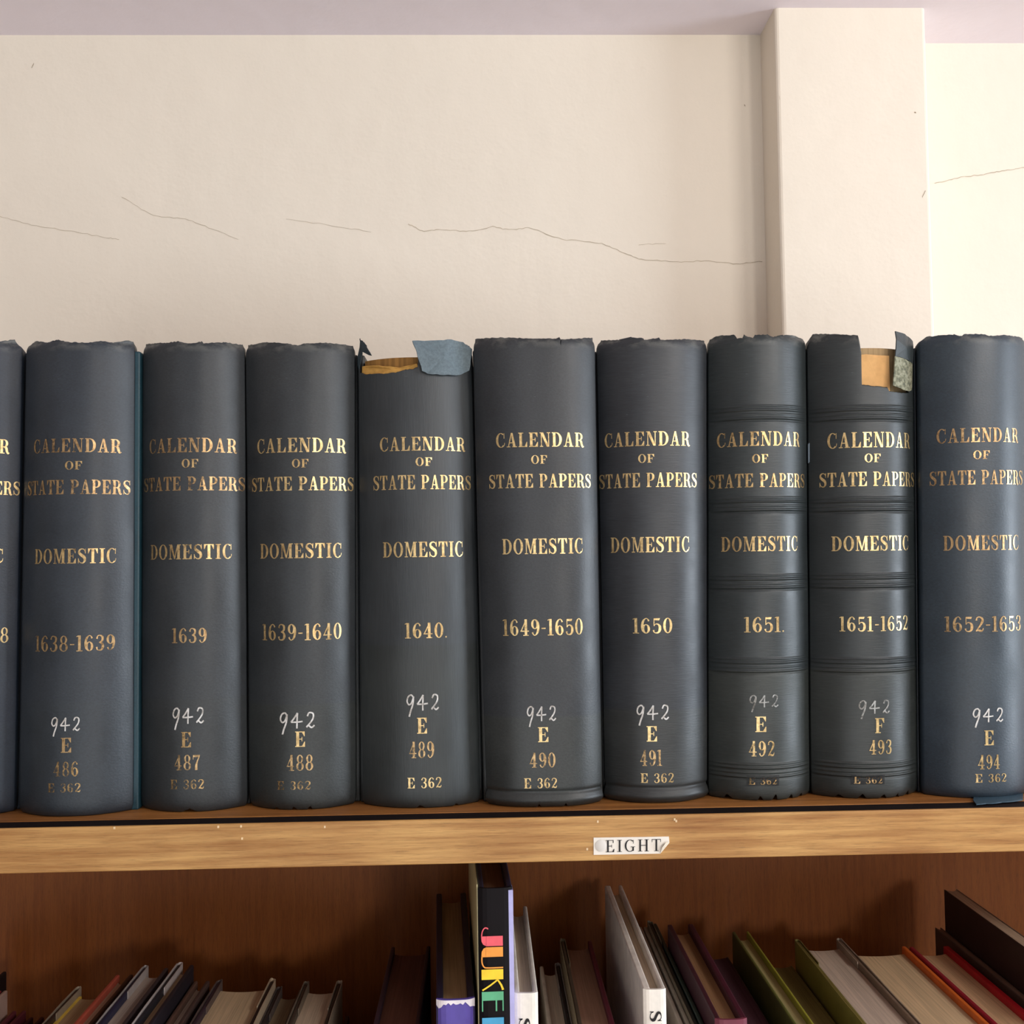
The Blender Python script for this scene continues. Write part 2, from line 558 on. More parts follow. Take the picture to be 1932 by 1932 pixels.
part('top_board', *box(-BX, BX, YST, YB, S - 0.021, S), M_oak_top, bc)
st = part('dark_strip', *box(-BX, BX, YLIP + 0.0018, YST, S - 0.019, S - 0.0004), M_darkstrip, bc)  # near-black strip between the top board and the lipping
st['label'] = 'dark strip behind the front lipping'
lip = part('front_lipping', *box(-BX, BX, YLIP, YLIP + 0.0018, zlip, S - 0.0002), M_oak, bc, 0.0006)
lip['label'] = 'light oak front edge of the top board'
part('back_panel', *box(-BX, BX, YB, YB + 0.008, 0.06, S - 0.004), M_ply, bc)
for sx in (-1, 1):
    x0 = sx * BX
    part('side_panel', *box(min(x0, x0 + sx * 0.022), max(x0, x0 + sx * 0.022), YLIP, YB + 0.008, 0, S), M_oak, bc, 0.001)
part('lower_shelf', *box(-BX, BX, -0.0225, YB, ZL - 0.022, ZL), M_oak, bc, 0.001)
part('plinth', *box(-BX, BX, 0.0, 0.02, 0, 0.08), M_oak, bc)
part('bottom_shelf', *box(-BX, BX, -0.0225, YB, 0.08, 0.10), M_oak, bc)

for px, py in ((1128, 1550), (1273, 1546), (1276, 1549), (412, 1560), (455, 1559), (457, 1582), (216, 1562), (1108, 1602), (613, 1560)):
    q = PY(px, py, YLIP)
    o = part('paint_speck', *box(q.x - 0.0005, q.x + 0.0004, YLIP - 0.0002, YLIP + 0.0002, q.z - 0.0006, q.z + 0.0006), cm((226, 200, 160)), lip)

# paper shelf label
M_label = m_plain('label_paper', srgb(232, 226, 216), 0.5, 0.35, 0.05, 30)
M_ink = m_plain('black_ink', srgb(26, 22, 24), 0.5, 0.3)
yl = YLIP - 0.0004


def lp(px, py, y=None):
    return tuple(PY(px, py, yl if y is None else y))


lv = [lp(1120, 1580.5), lp(1262, 1578.5), lp(1263, 1590), lp(1246, 1610.5), lp(1120, 1613)]
lb = [(x, y + 0.0005, z) for x, y, z in lv]
lab = mesh_obj('shelf_label', lv + lb, [(4, 3, 2, 1, 0), (5, 6, 7, 8, 9)] + [(i, (i + 1) % 5, 5 + (i + 1) % 5, 5 + i) for i in range(5)], M_label, bc)
lab['label'] = 'white paper shelf label with a curled corner'
pc = PY(1134, 1596, yl - 0.0005)
pin = [(pc.x, pc.y - 0.0008, pc.z)] + [(pc.x + 0.0031 * math.cos(R(24 * i)), pc.y + 0.0003, pc.z + 0.0031 * math.sin(R(24 * i))) for i in range(15)]
mesh_obj('tack_bump', pin, [(0, 1 + i, 1 + (i + 1) % 15) for i in range(15)], m_plain('label_grey', srgb(216, 212, 206), 0.5, 0.3, 0.05, 30), lab, smooth=True)
cv = [lp(1263, 1589), lp(1246, 1610.5), lp(1249, 1600, yl - 0.0025), lp(1257, 1589, yl - 0.0022)]
mesh_obj('curled_corner', cv, [(0, 1, 2, 3)], m_plain('label_back', srgb(214, 206, 190), 0.5, 0.3, 0.05, 30), lab)


def flat_text(name, quads, org, ux, uz, mat, parent):
    v, f = [], []
    for q in quads:
        b = len(v)
        v += [tuple(org + ux * x + uz * y) for x, y in q]
        f.append(tuple(range(b, b + 4)))
    return mesh_obj(name, v, f, mat, parent)


a, b_, c_ = Vector(lp(1143, 1608, yl - .0003)), Vector(lp(1247, 1605.5, yl - .0003)), Vector(lp(1143, 1585.5, yl - .0003))
flat_text('lettering', layout('EIGHT', THIN, gap=.22), a, b_ - a, c_ - a, M_ink, lab)


# ------------------------------------------------------------------ the calendar volumes
M_goldb = m_gold('gilt_bright', srgb(230, 202, 146), 0.30)
M_golds = m_gold('gilt_worn', srgb(212, 182, 130), 0.36)
M_goldd = m_gold('gilt_dull', srgb(190, 158, 114), 0.39)
M_goldf = m_gold('gilt_faint', srgb(178, 146, 100), 0.435)
M_black = m_gold('black_stamp', srgb(20, 20, 22), 0.47, 0.5, 0.0)
M_white = m_gold('white_ink', srgb(214, 214, 212), 0.34, 0.7, 0.0)
M_whitef = m_gold('white_ink_faded', srgb(170, 172, 170), 0.42, 0.7, 0.0)
M_text_pages = m_pages('old_pages', srgb(176, 150, 112))
M_lining = m_pages('brown_spine_lining', srgb(148, 108, 58), 0.5, 420)
M_board = m_plain('tan_board', srgb(214, 168, 112), 0.8, 0.15, 0.08, 200)
M_torn = m_plain('torn_paper', srgb(190, 146, 78), 0.8, 0.15, 0.2, 300)


class Spine:
    def __init__(self, d):
        self.d = d
        self.bulge, self.p = d.get('bulge', 0.0135), d.get('p', 2.3)
        xm = 0.5 * (d['lb'] + d['rb'])
        self.Y0 = d.get('Y0')
        if self.Y0 is None:
            self.Y0 = PZ(xm, d['bot'], S).y
            print('Y0', d['key'], round(self.Y0, 4))
            self.Y0 = -0.004 + 0.5 * max(-0.012, min(0.012, self.Y0 + 0.004))
        ye = self.Y0 + self.bulge * 1.0
        yr = self.Y0 + self.bulge * 1.0
        self.zb, self.zt = S, PY(0.5 * (d['lt'] + d['rt']), d['top'], self.Y0).z
        a, b = PY(d['lt'], d['top'] + 8, ye), PY(d['lb'], d['bot'] - 10, ye)
        self.L = (b.x + (a.x - b.x) * (S - b.z) / (a.z - b.z), (a.x - b.x) / (a.z - b.z))
        a, b = PY(d['rt'], d['top'] + 8, yr), PY(d['rb'], d['bot'] - 10, yr)
        self.Rr = (b.x + (a.x - b.x) * (S - b.z) / (a.z - b.z), (a.x - b.x) / (a.z - b.z))
        self.bands = [PY(xm, y, self.Y0).z for y in d.get('bands', [])]
        self.seed = random.random() * 100
        self.table()

    def table(self):
        self.tab = [0.0]
        hw = self.hw(S)
        for i in range(200):
            t0, t1 = -1 + i / 100, -1 + (i + 1) / 100
            self.tab.append(self.tab[-1] + math.hypot(hw * (t1 - t0), self.bulge * (abs(t1) ** self.p - abs(t0) ** self.p)))

    def xl(self, z): return self.L[0] + self.L[1] * (z - S)
    def xr(self, z): return self.Rr[0] + self.Rr[1] * (z - S)
    def hw(self, z): return 0.5 * (self.xr(z) - self.xl(z))
    def xc(self, z): return 0.5 * (self.xr(z) + self.xl(z))

    def disp(self, t, z):
        k = 0.0
        for bz in self.bands:
            for off, h, sg in ((-0.0032, 0.0008, 0.0006), (-0.0010, .0005, .0005), (0.0016, 0.0009, 0.0006), (0.0036, 0.0006, 0.0005)):
                k += h * math.exp(-((z - bz - off) / sg) ** 2)
            k -= 0.0005 * math.exp(-((z - bz + 0.0044) / 0.0006) ** 2)
        k *= max(0.0, 1 - min(1.0, abs(t)) ** 8)            # the raised bands run out at the joints
        e = z - S
        if self.d.get('tail'):
            k += 0.0012 * math.exp(-((e - 0.0035) / 0.0025) ** 2) - 0.0009 * math.exp(-((e - 0.0085) / 0.0010) ** 2)
        top = self.zt - z
        k -= 0.0016 * math.exp(-max(top, 0) / 0.0016) + 0.0022 * math.exp(-max(e, 0) / 0.0016)
        k += 0.00007 * math.sin(z * 61 + t * 3 + self.seed) + 0.00002 * math.sin(z * 173 + t * 7 + self.seed * 3)
        return k

    def pos(self, t, z, off=0.0):
        tt = max(-1, min(1, t))
        x = self.xc(z) + self.hw(z) * tt
        y = self.Y0 + self.bulge * abs(tt) ** self.p + max(0, abs(t) - 1) * 0.02
        slope = self.bulge * self.p * abs(tt) ** (self.p - 1) * (1 if tt > 0 else -1) / self.hw(z)
        n = Vector((slope, -1, 0)).normalized()
        q = Vector((x, y, z)) + n * (off + self.disp(t, z))
        return q

    def hit(self, px, py):
        Y = self.Y0
        t = 0
        for _ in range(6):
            q = PY(px, py, Y)
            t = max(-1.0, min(1.0, (q.x - self.xc(q.z)) / self.hw(q.z)))
            Y = self.Y0 + self.bulge * abs(t) ** self.p
        return t, PY(px, py, Y).z

    def t2s(self, t):
        f = (t + 1) * 100
        i = max(0, min(199, int(f)))
        return self.tab[i] + (self.tab[i + 1] - self.tab[i]) * (f - i)

    def s2t(self, sv):
        lo, hi = 0, 200
        while hi - lo > 1:
            m = (lo + hi) // 2
            if self.tab[m] <= sv:
                lo = m
            else:
                hi = m
        return -1 + (lo + (sv - self.tab[lo]) / (self.tab[hi] - self.tab[lo])) / 100


def interp(prof, t):
    if t <= prof[0][0]:
        return prof[0][1]
    for (a, za), (b, zb) in zip(prof, prof[1:]):
        if t <= b:
            return za + (zb - za) * (t - a) / max(1e-9, b - a)
    return prof[-1][1]


def spine_mesh(sp, prof_px, bottom, low_from=None):
    prof = sorted(((sp.hit(x, y)) for x, y in prof_px), key=lambda q: q[0])
    prof = [(t + i * 1e-5, z) for i, (t, z) in enumerate(prof)]
    cols = sorted(set([-1.25, -1.12] + [-1 + i / 28 for i in range(57)] + [1.12, 1.25] + [t for t, z in prof]))
    rnd = random.Random(int(sp.seed * 100))
    zmid_top = min(z for t, z in prof) - 0.003
    zmid_bot = S + 0.004
    rows = [zmid_bot + (zmid_top - zmid_bot) * i / 90 for i in range(91)]
    for bz in sp.bands:
        rows += [bz + k * 0.0004 for k in range(-14, 14)]
    for k in range(12):
        rows.append(S + 0.004 + k * 0.0008)
    rows = sorted(set(r for r in rows if zmid_bot <= r <= zmid_top))
    v, f = [], []
    nr = None
    for t in cols:
        zt = interp(prof, t) + rnd.uniform(-0.00025, 0.00025)
        if abs(t) > 1:
            zt -= (abs(t) - 1) * 0.008
        zb = S + bottom(t) + (rnd.uniform(0, 0.0006) if bottom(t) > 0 else 0)
        zs = [zb + (zmid_bot - zb) * i / 6 for i in range(6)] + rows + [zmid_top + (zt - zmid_top) * (i + 1) / 10 for i in range(10)]
        nr = len(zs)
        v += [tuple(sp.pos(t, z)) for z in zs]
    for i in range(len(cols) - 1):
        for j in range(nr - 1):
            f.append((i * nr + j, (i + 1) * nr + j, (i + 1) * nr + j + 1, i * nr + j + 1))
    return v, f


def spine_text(sp, name, text, x0, x1, ytop, ybot, mat, parent, glyphs=G, gap=.13, off=0.00022):
    xm, ym = 0.5 * (x0 + x1), 0.5 * (ytop + ybot)
    if 'xref' in sp.d:
        t0 = t1 = None
    t0, _ = sp.hit(x0, ym)
    t1, _ = sp.hit(x1, ym)
    if x0 < -40:                                   # line that starts outside the picture
        q0, q1 = PY(x0, ym, sp.Y0), PY(x1, ym, sp.Y0)
        t0 = max(-1, (q0.x - sp.xc(q0.z)) / sp.hw(q0.z))
    s0, s1 = sp.t2s(t0), sp.t2s(t1)
    zt, zb = sp.hit(xm, ytop)[1], sp.hit(xm, ybot)[1]
    v, f = [], []
    for q in layout(text, glyphs, gap):
        b = len(v)
        for x, y in q:
            v.append(tuple(sp.pos(sp.s2t(max(0, min(sp.tab[-1], s0 + (s1 - s0) * x))), zb + (zt - zb) * y, off)))
        f.append(tuple(range(b, b + 4)))
    return mesh_obj(name, v, f, mat, parent)


def C(r, g, b, k=0.72):
    return srgb(r * k * 0.97, g * k * 1.02, b * k * 1.03)


def frag(bot=0.0, notches=()):
    def fn(t):
        z = 0.0
        for c, wd, h in notches:
            z = max(z, h * max(0.0, 1 - abs(t - c) / wd))
        return z
    return fn


T = lambda *a: a
BOOKS = [
    dict(key='1638', lt=-166, lb=-172, rt=42, rb=27, top=642, bot=1541, col=(52, 60, 76), low=(56, 64, 78), zl=0.05,
         prof=[(-160, 645), (-60, 642), (0, 643), (20, 641), (30, 640), (33, 646), (36, 650), (41, 655)],
         lab='dark blue clothbound volume with bright gilt date ending in 8, end of the row',
         text=[('CALENDAR', -146, 18, 827, 854, 'b'), ('OF', -90, -58, 870, 886, 'b'), ('STATE PAPERS', -155, 38, 907, 933, 'b'),
               ('DOMESTIC', -147, 6, 1036, 1063, 'b'), ('1638', -56, 16, 1185, 1214, 'b')]),
    dict(key='486', lt=50, lb=36, rt=254, rb=251, meet=0.9, top=642, bot=1541, col=(58, 64, 74), low=(60, 66, 74), zl=0.062,
         prof=[(52, 651), (62, 643), (85, 645), (105, 640), (130, 645), (165, 646), (190, 642), (215, 646), (245, 641), (253, 644)],
         lab='dark blue clothbound volume lettered 1638-1639 with number 486', side_col=(46, 92, 108),
         text=[('CALENDAR', 65, 229, 827, 853, 'd'), ('OF', 123, 155, 870, 886, 's'), ('STATE PAPERS', 53, 246, 905, 932, 'd'),
               ('DOMESTIC', 67, 219, 1035, 1063, 's'), ('1638-1639', 68, 217, 1199, 1229, 'd'), ('942', 97, 152, 1354, 1380, 'w'),
               ('E', 115, 135, 1392, 1420, 'd'), ('486', 101, 148, 1437, 1465, 'f'), ('E 362', 91, 152, 1478, 1495, 'f')]),
    dict(key='487', lt=270, lb=267, rt=462, rb=466, top=644, bot=1527, col=(60, 63, 68), low=(61, 63, 65), zl=0.062,
         prof=[(271, 649), (310, 646), (335, 643), (360, 648), (380, 643), (384, 647), (425, 645), (461, 650)],
         lab='dark grey clothbound volume lettered with the single year 1639', tear=[(.02, .14, .002)],
         text=[('CALENDAR', 283, 447, 826, 853, 'd'), ('OF', 343, 374, 866, 882, 's'), ('STATE PAPERS', 273, 462, 899, 925, 'd'),
               ('DOMESTIC', 285, 437, 1027, 1055, 's'), ('1639', 325, 390, 1185, 1213, 'd'), ('942', 326, 386, 1336, 1366, 'w'),
               ('E', 342, 361, 1381, 1410, 'f'), ('487', 329, 378, 1424, 1453, 'd'), ('E 362', 322, 385, 1471, 1489, 'f')]),
    dict(key='488', lt=463, lb=472, rt=669, rb=671, top=646, bot=1523, col=(58, 61, 65), low=(62, 64, 62), zl=0.058,
         prof=[(464, 651), (500, 645), (540, 647), (562, 652), (575, 647), (620, 646), (655, 650), (668, 652)],
         lab='dark charcoal clothbound volume lettered 1639-1640 with number 488', tear=[(-.1, .05, .002), (.2, .04, .003), (-.45, .03, .002)],
         text=[('CALENDAR', 486, 653, 826, 853, 'b'), ('OF', 551, 582, 866, 882, 's'), ('STATE PAPERS', 476, 667, 899, 925, 'b'),
               ('DOMESTIC', 492, 644, 1025, 1053, 's'), ('1639-1640', 496, 644, 1177, 1208, 's'), ('942', 528, 595, 1345, 1375, 'w'),
               ('E', 557, 576, 1380, 1409, 's'), ('488', 541, 591, 1424, 1454, 'd'), ('E 362', 524, 586, 1474, 1490, 'f')]),
    dict(key='489', lt=676, lb=684, rt=889, rb=906, top=645, bot=1523, col=(66, 69, 73), low=(64, 67, 66), zl=0.09, rib=(2600, 2600, 60),
         prof=[(676.5, 643), (678, 642), (679, 703), (690, 706), (720, 705), (745, 703), (762, 698), (780, 696), (788, 692), (790, 650), (800, 645), (850, 642), (875, 645), (888, 652)],
         lab='grey volume lettered 1640 with its torn head exposing brown lining', tear=[(0.0, .08, .0015), (.62, .03, .002)],
         text=[('CALENDAR', 717, 877, 824, 850, 'b'), ('OF', 784, 815, 863, 879, 'b'), ('STATE PAPERS', 705, 888, 896, 923, 'b'),
               ('DOMESTIC', 723, 873, 1022, 1051, 'b'), ('1640.', 764, 843, 1175, 1204, 's'), ('942', 767, 829, 1311, 1341, 'w'),
               ('E', 787, 806, 1354, 1384, 's'), ('489', 772, 819, 1399, 1430, 'd'), ('E 362', 769, 833, 1467, 1487, 'b')]),
    dict(key='490', lt=893, lb=918, rt=1122, rb=1136, top=637, bot=1523, col=(58, 60, 65), low=(66, 67, 64), zl=0.0495, tail=True, p=3.2, bulge=.011,
         prof=[(894, 639), (905, 638), (960, 636), (1008, 638), (1050, 638), (1056, 635), (1057, 642), (1058, 652), (1059.5, 640), (1105, 637), (1121, 637)],
         lab='dark grey clothbound volume lettered 1649-1650 with number 490', tear=[(-.1, .03, .002), (.35, .03, .002)],
         text=[('CALENDAR', 936, 1101, 816, 843, 'b'), ('OF', 1002, 1032, 859, 875, 'b'), ('STATE PAPERS', 923, 1114, 894, 920, 'b'),
               ('DOMESTIC', 948, 1099, 1016, 1045, 'b'), ('1649-1650', 949, 1099, 1168, 1199, 'b'), ('942', 994, 1050, 1333, 1361, 'w'),
               ('E', 1015, 1035, 1372, 1400, 'b'), ('490', 999, 1048, 1420, 1448, 'd'), ('E 362', 989, 1051, 1468, 1487, 's')]),
    dict(key='491', lt=1126, lb=1142, rt=1333, rb=1334, top=638, bot=1513, col=(58, 60, 66), low=(66, 66, 64), zl=0.0515, tail=True, rib=(160, 160, 1800),
         prof=[(1127, 648), (1131, 642), (1165, 640), (1190, 635), (1214, 637), (1215, 641), (1245, 636), (1247, 641), (1290, 639), (1331, 642)],
         lab='dark grey rounded volume lettered with the single year 1650', tear=[],
         text=[('CALENDAR', 1141, 1301, 814, 841, 'b'), ('OF', 1204, 1234, 857, 873, 'b'), ('STATE PAPERS', 1130, 1314, 892, 919, 'b'),
               ('DOMESTIC', 1153, 1300, 1013, 1042, 'b'), ('1650', 1194, 1268, 1166, 1195, 'b'), ('942', 1201, 1263, 1331, 1359, 'w'),
               ('E', 1220, 1240, 1370, 1399, 'b'), ('491', 1208, 1249, 1415, 1445, 'd'), ('E 362', 1209, 1271, 1459, 1477, 's')]),
    dict(key='492', lt=1336, lb=1337, rt=1521, rb=1528, top=632, bot=1508, col=(56, 62, 64), low=(68, 70, 66), zl=0.072, rib=(160, 160, 1800), bulge=.0145, p=2.2,
         bands=[778, 951, 1098, 1256, 1455],
         prof=[(1337, 640), (1350, 633), (1385, 631), (1390, 638), (1400, 637), (1403, 630), (1412, 635), (1420, 637), (1425, 631), (1450, 630), (1458, 635), (1480, 631), (1505, 633), (1519, 639)],
         lab='ribbed dark green volume lettered 1651 with number 492', tear=[(-.7, .08, .003), (-.1, .05, .003), (.2, .05, .004), (.55, .06, .003), (.8, .04, .003)],
         text=[('CALENDAR', 1353, 1508, 814, 841, 's'), ('OF', 1419, 1449, 857, 873, 's'), ('STATE PAPERS', 1338, 1517, 893, 919, 's'),
               ('DOMESTIC', 1361, 1504, 1012, 1040, 's'), ('1651.', 1404, 1479, 1164, 1193, 's'), ('942', 1414, 1469, 1312, 1335, 'v'),
               ('E', 1425, 1446, 1352, 1381, 'b'), ('492', 1413, 1461, 1398, 1427, 's'), ('E 362', 1413, 1465, 1467, 1480, 'f')], patch=(1409, 1469, 1463, 1483)),
    dict(key='493', lt=1523, lb=1531, rt=1727, rb=1732, top=630, bot=1505, col=(52, 57, 59), low=(62, 64, 61), zl=0.072, rib=(160, 160, 1800), bulge=.014, p=2.3,
         bands=[778, 951, 1096, 1256, 1453],
         prof=[(1524, 640), (1531, 630), (1560, 629), (1600, 631), (1619, 631), (1620, 634), (1625, 666), (1626, 726), (1650, 728), (1674, 731), (1678, 738), (1700, 741), (1716, 742), (1718, 690), (1721, 650), (1726, 650)],
         lab='ribbed dark volume lettered 1651-1652 with a torn flap at its head', tear=[(-.6, .08, .002), (-.2, .08, .003), (.2, .06, .003), (.5, .05, .002), (.75, .05, .003)],
         text=[('CALENDAR', 1561, 1716, 815, 844, 'b'), ('OF', 1631, 1661, 856, 872, 'b'), ('STATE PAPERS', 1546, 1724, 890, 917, 'b'),
               ('DOMESTIC', 1569, 1713, 1011, 1039, 'b'), ('1651-1652', 1584, 1712, 1163, 1191, 'b'), ('942', 1620, 1679, 1322, 1347, 'v'),
               ('F', 1651, 1668, 1355, 1383, 'b'), ('493', 1640, 1682, 1396, 1423, 's'), ('E 362', 1611, 1664, 1465, 1478, 'd')], patch=(1606, 1668, 1462, 1480)),
    dict(key='494', lt=1729, lb=1740, rt=1934, rb=1944, top=631, bot=1508, col=(56, 68, 80), low=(54, 66, 80), zl=0.05,
         prof=[(1732, 645), (1745, 635), (1770, 632), (1800, 630), (1815, 633), (1820, 629), (1860, 629), (1868, 633), (1900, 631), (1931, 636)],
         lab='slate blue clothbound volume lettered 1652-1653 with number 494', tear=[],
         text=[('CALENDAR', 1767, 1920, 807, 834, 'd'), ('OF', 1836, 1867, 850, 866, 'd'), ('STATE PAPERS', 1754, 1928, 887, 914, 'd'),
               ('DOMESTIC', 1780, 1921, 1010, 1038, 'd'), ('1652-1653', 1782, 1925, 1163, 1192, 'd'), ('942', 1835, 1893, 1337, 1363, 'w'),
               ('E', 1857, 1875, 1378, 1406, 'b'), ('494', 1845, 1886, 1424, 1451, 's'), ('E 362', 1840, 1898, 1460, 1476, 's')]),
]
TM = dict(b=M_goldb, s=M_golds, d=M_goldd, f=M_goldf, w=M_white, v=M_whitef)
SP = {}
for d in BOOKS:
    SP[d['key']] = Spine(d)
# neighbours press against each other but do not run into one another
for d0, d1 in zip(BOOKS, BOOKS[1:]):
    a_, b_ = SP[d0['key']], SP[d1['key']]
    xa, xb = [], []
    for z in (S, S + 0.26):
        xr_, xl_ = a_.xr(z), b_.xl(z)
        if xl_ - xr_ < 0.0008:
            xm_ = 0.5 * (xl_ + xr_)
            xr_, xl_ = xm_ - 0.0004, xm_ + 0.0004
        xa.append(xr_)
        xb.append(xl_)
    a_.Rr = (xa[0], (xa[1] - xa[0]) / 0.26)
    b_.L = (xb[0], (xb[1] - xb[0]) / 0.26)
    a_.table()
    b_.table()
for bi, d in enumerate(BOOKS):
    sp = SP[d['key']]
    nbl = SP[BOOKS[bi - 1]['key']] if bi else None
    nbr = SP[BOOKS[bi + 1]['key']] if bi + 1 < len(BOOKS) else None
    root = empty('clothbound_book', (sp.xc(S), sp.Y0 + 0.08, S), d['lab'], 'book', 'old calendar volumes on the bookcase top')
    d['root'] = root
    cl = m_cloth('cloth_' + d['key'], C(*d['col']), C(*d['low']), d['zl'], d.get('rib', (700, 700, 1100)), ztop=sp.zt - S)
    d['mat'] = cl
    v, f = spine_mesh(sp, d['prof'], frag(0, d.get('tear', ())))
    so = mesh_obj('spine', v, f, cl, root, smooth=True)
    sm = so.modifiers.new('thickness', 'SOLIDIFY')
    sm.thickness = 0.0011
    sm.offset = -1 if False else 1
    sm.offset = -1
    # covers, sheared with the lean of the book
    ztc = sp.zt - 0.0035
    yfr, y1 = sp.Y0 + sp.bulge + 0.006, sp.Y0 + 0.172
    sc = m_cloth('side_' + d['key'], C(*d.get('side_col', (34, 44, 50))), C(*d.get('side_col', (34, 44, 50))), 0.0) if 'side_col' in d else cl
    for side in (-1, 1):
        vv, ff = [], None
        k = d.get('meet', 0.5)
        y0 = yfr - 0.005 if (side > 0 and 'meet' in d) else yfr
        for z in (S, ztc):
            if side > 0:
                xe = sp.xr(z) + (nbr.xl(z) - sp.xr(z)) * k - 0.0001 if nbr else sp.xr(z)
                lo, hi = min(sp.xr(z), xe) - 0.0030, xe
            else:
                km = BOOKS[bi - 1].get('meet', 0.5) if nbl else 0
                xe = sp.xl(z) + (nbl.xr(z) - sp.xl(z)) * (1 - km) + 0.0001 if nbl else sp.xl(z)
                lo, hi = xe, max(sp.xl(z), xe) + 0.0030
            vv += [(lo, y0, z), (hi, y0, z), (hi, y1, z), (lo, y1, z)]
        ff = box(0, 1, 0, 1, 0, 1)[1]
        bevel(mesh_obj('cover', vv, ff, sc, root), 0.001)
    # pages with rounded back
    zp = d.get('zp', sp.zt - 0.0075)
    if d['key'] == '489':
        zp = sp.hit(735, 673)[1]
    if d['key'] == '493':
        zp = sp.hit(1650, 654)[1]
    ts = [-0.93 + 1.86 * i / 14 for i in range(15)]
    vv = []
    for z in (S + 0.003, zp):
        poly = [(sp.xc(z) + (sp.hw(z) - 0.0036) * t / 0.93, sp.Y0 + 0.0042 + sp.bulge * abs(t) ** sp.p) for t in ts]
        poly += [(poly[-1][0], y1 - 0.005), (poly[0][0], y1 - 0.005)]
        vv += [(x, y, z) for x, y in poly]
    n = 17
    ff = [tuple(range(n - 1, -1, -1)), tuple(range(n, 2 * n))] + [(i, (i + 1) % n, n + (i + 1) % n, n + i) for i in range(n)]
    mesh_obj('page_block', vv, ff, M_lining if d['key'] == '489' else M_text_pages, root)
    if 'patch' in d:
        x0, x1, ya, yb = d['patch']
        spine_text(sp, 'stamp_patch', '#', x0, x1, ya, yb, M_black, so, {'#': (1.0, sum([rect(i / 6, 0, (i + 1) / 6, 1) for i in range(6)], []))}, off=0.0006)
    for tx, x0, x1, ya, yb, m in d['text']:
        if tx == '942':
            spine_text(sp, 'inked_number', tx, x0, x1, ya, yb, TM[m], so, HW, .12)
        else:
            nm = 'gilt_number' if tx[0] in '0123456789' else ('gilt_shelf_mark' if tx.startswith('E') or tx == 'F' else 'gilt_title')
            spine_text(sp, nm, tx, x0, x1, ya, yb, TM[m], so, G, .13 if len(tx) < 12 else .10, 0.0008 if 'patch' in d and tx == 'E 362' else 0.00022)


def spine_patch(sp, name, poly, mat, parent, off=0.0012, curl=None, thick=0.0006):
    """a flap of cloth or paper lying on the spine: polygon in picture points, laid on the spine and given thickness"""
    pts = [sp.hit(x, y) for x, y in poly]
    v = [tuple(sp.pos(t, z, off + (curl(x, y) if curl else 0))) for (t, z), (x, y) in zip(pts, poly)]
    n = len(v)
    cx = sum(x for x, y in poly) / n
    cy = sum(y for x, y in poly) / n
    t, z = sp.hit(cx, cy)
    v.append(tuple(sp.pos(t, z, off + (curl(cx, cy) if curl else 0))))
    o = mesh_obj(name, v, [(i, n, (i + 1) % n) for i in range(n)], mat, parent)
    md = o.modifiers.new('thickness', 'SOLIDIFY')
    md.thickness = thick
    md.offset = 0
    return o


def densify(poly, k=4, j=0.8):
    out = []
    rnd = random.Random(3)
    for i, p in enumerate(poly):
        q = poly[(i + 1) % len(poly)]
        out.append(p)
        for s_ in range(1, k):
            out.append((p[0] + (q[0] - p[0]) * s_ / k + rnd.uniform(-j, j), p[1] + (q[1] - p[1]) * s_ / k + rnd.uniform(-j, j)))
    return out


B = {d['key']: d for d in BOOKS}
# torn head of volume 489: loose pale flap, strip of torn paper, frayed shred
sp, root = SP['489'], B['489']['root']
M_flap = m_cloth('pale_flap_cloth', C(134, 146, 154), C(134, 146, 154), 0.0, (700, 700, 700), 0.6, 0.3)
o = spine_patch(sp, 'torn_flap', densify([(779, 646), (787, 668), (796, 702), (808, 707), (835, 709), (862, 709), (880, 700), (886, 660), (872, 646), (850, 641), (820, 643)], 4, .7),
                M_flap, root, 0.0012, lambda x, y: 0.0012 + 0.003 * max(0, (805 - x) / 25.0))
o['label'] = 'pale blue flap of torn cloth'
spine_patch(sp, 'torn_paper', densify([(678, 691), (700, 689), (730, 690), (750, 693), (765, 691), (786, 685), (790, 697), (760, 705), (725, 709), (678, 709)], 3, 1.0), M_torn, root, -0.0016)
spine_patch(sp, 'cloth_shred', densify([(674, 638), (679, 642), (684, 645), (690, 654), (702, 671), (694, 668), (685, 658), (681, 672), (679, 696), (676, 690)], 3, .8),
            m_plain('shred_cloth', srgb(40, 52, 58)), root, 0.0004)
# torn head of volume 493
sp, root = SP['493'], B['493']['root']
spine_patch(sp, 'spine_board', [(1620, 669), (1636, 667), (1660, 669), (1682, 670), (1684, 745), (1660, 746), (1620, 745)], M_board, root, -0.0022)['label'] = 'tan board showing through the tear'
mt = NT('marbled_paper')
vn = mt.noise(mt.coords(), 420, 6, 0.7)
mt.base(mt.ramp(vn, [(0.32, srgb(58, 64, 60)), (0.46, srgb(112, 112, 92)), (0.6, srgb(150, 150, 130)), (0.72, srgb(84, 92, 88))]))
mt.set(0.7, 0.2)
fl_ = lambda x, y: 0.0006 - 0.0014 * max(0, (x - 1705) / 15.0) + max(0, (1700 - x) / 24.0) * 0.0016
o = spine_patch(sp, 'torn_flap', densify([(1685, 626), (1700, 629), (1714, 636), (1720, 645), (1719, 686), (1711, 683), (1697, 677), (1681, 674)], 3, .5), m_cloth('flap_493', C(66, 72, 74), C(66, 72, 74), 0.0), root, 0.0016, fl_)
o['label'] = 'dark cloth flap hanging loose'
o = spine_patch(sp, 'marbled_scrap', densify([(1681, 674), (1697, 677), (1711, 683), (1718, 686), (1717, 736), (1709, 739), (1700, 737), (1677, 729)], 3, .8), mt.m, root, 0.0014, fl_)
o['label'] = 'mottled grey lining paper under the flap'
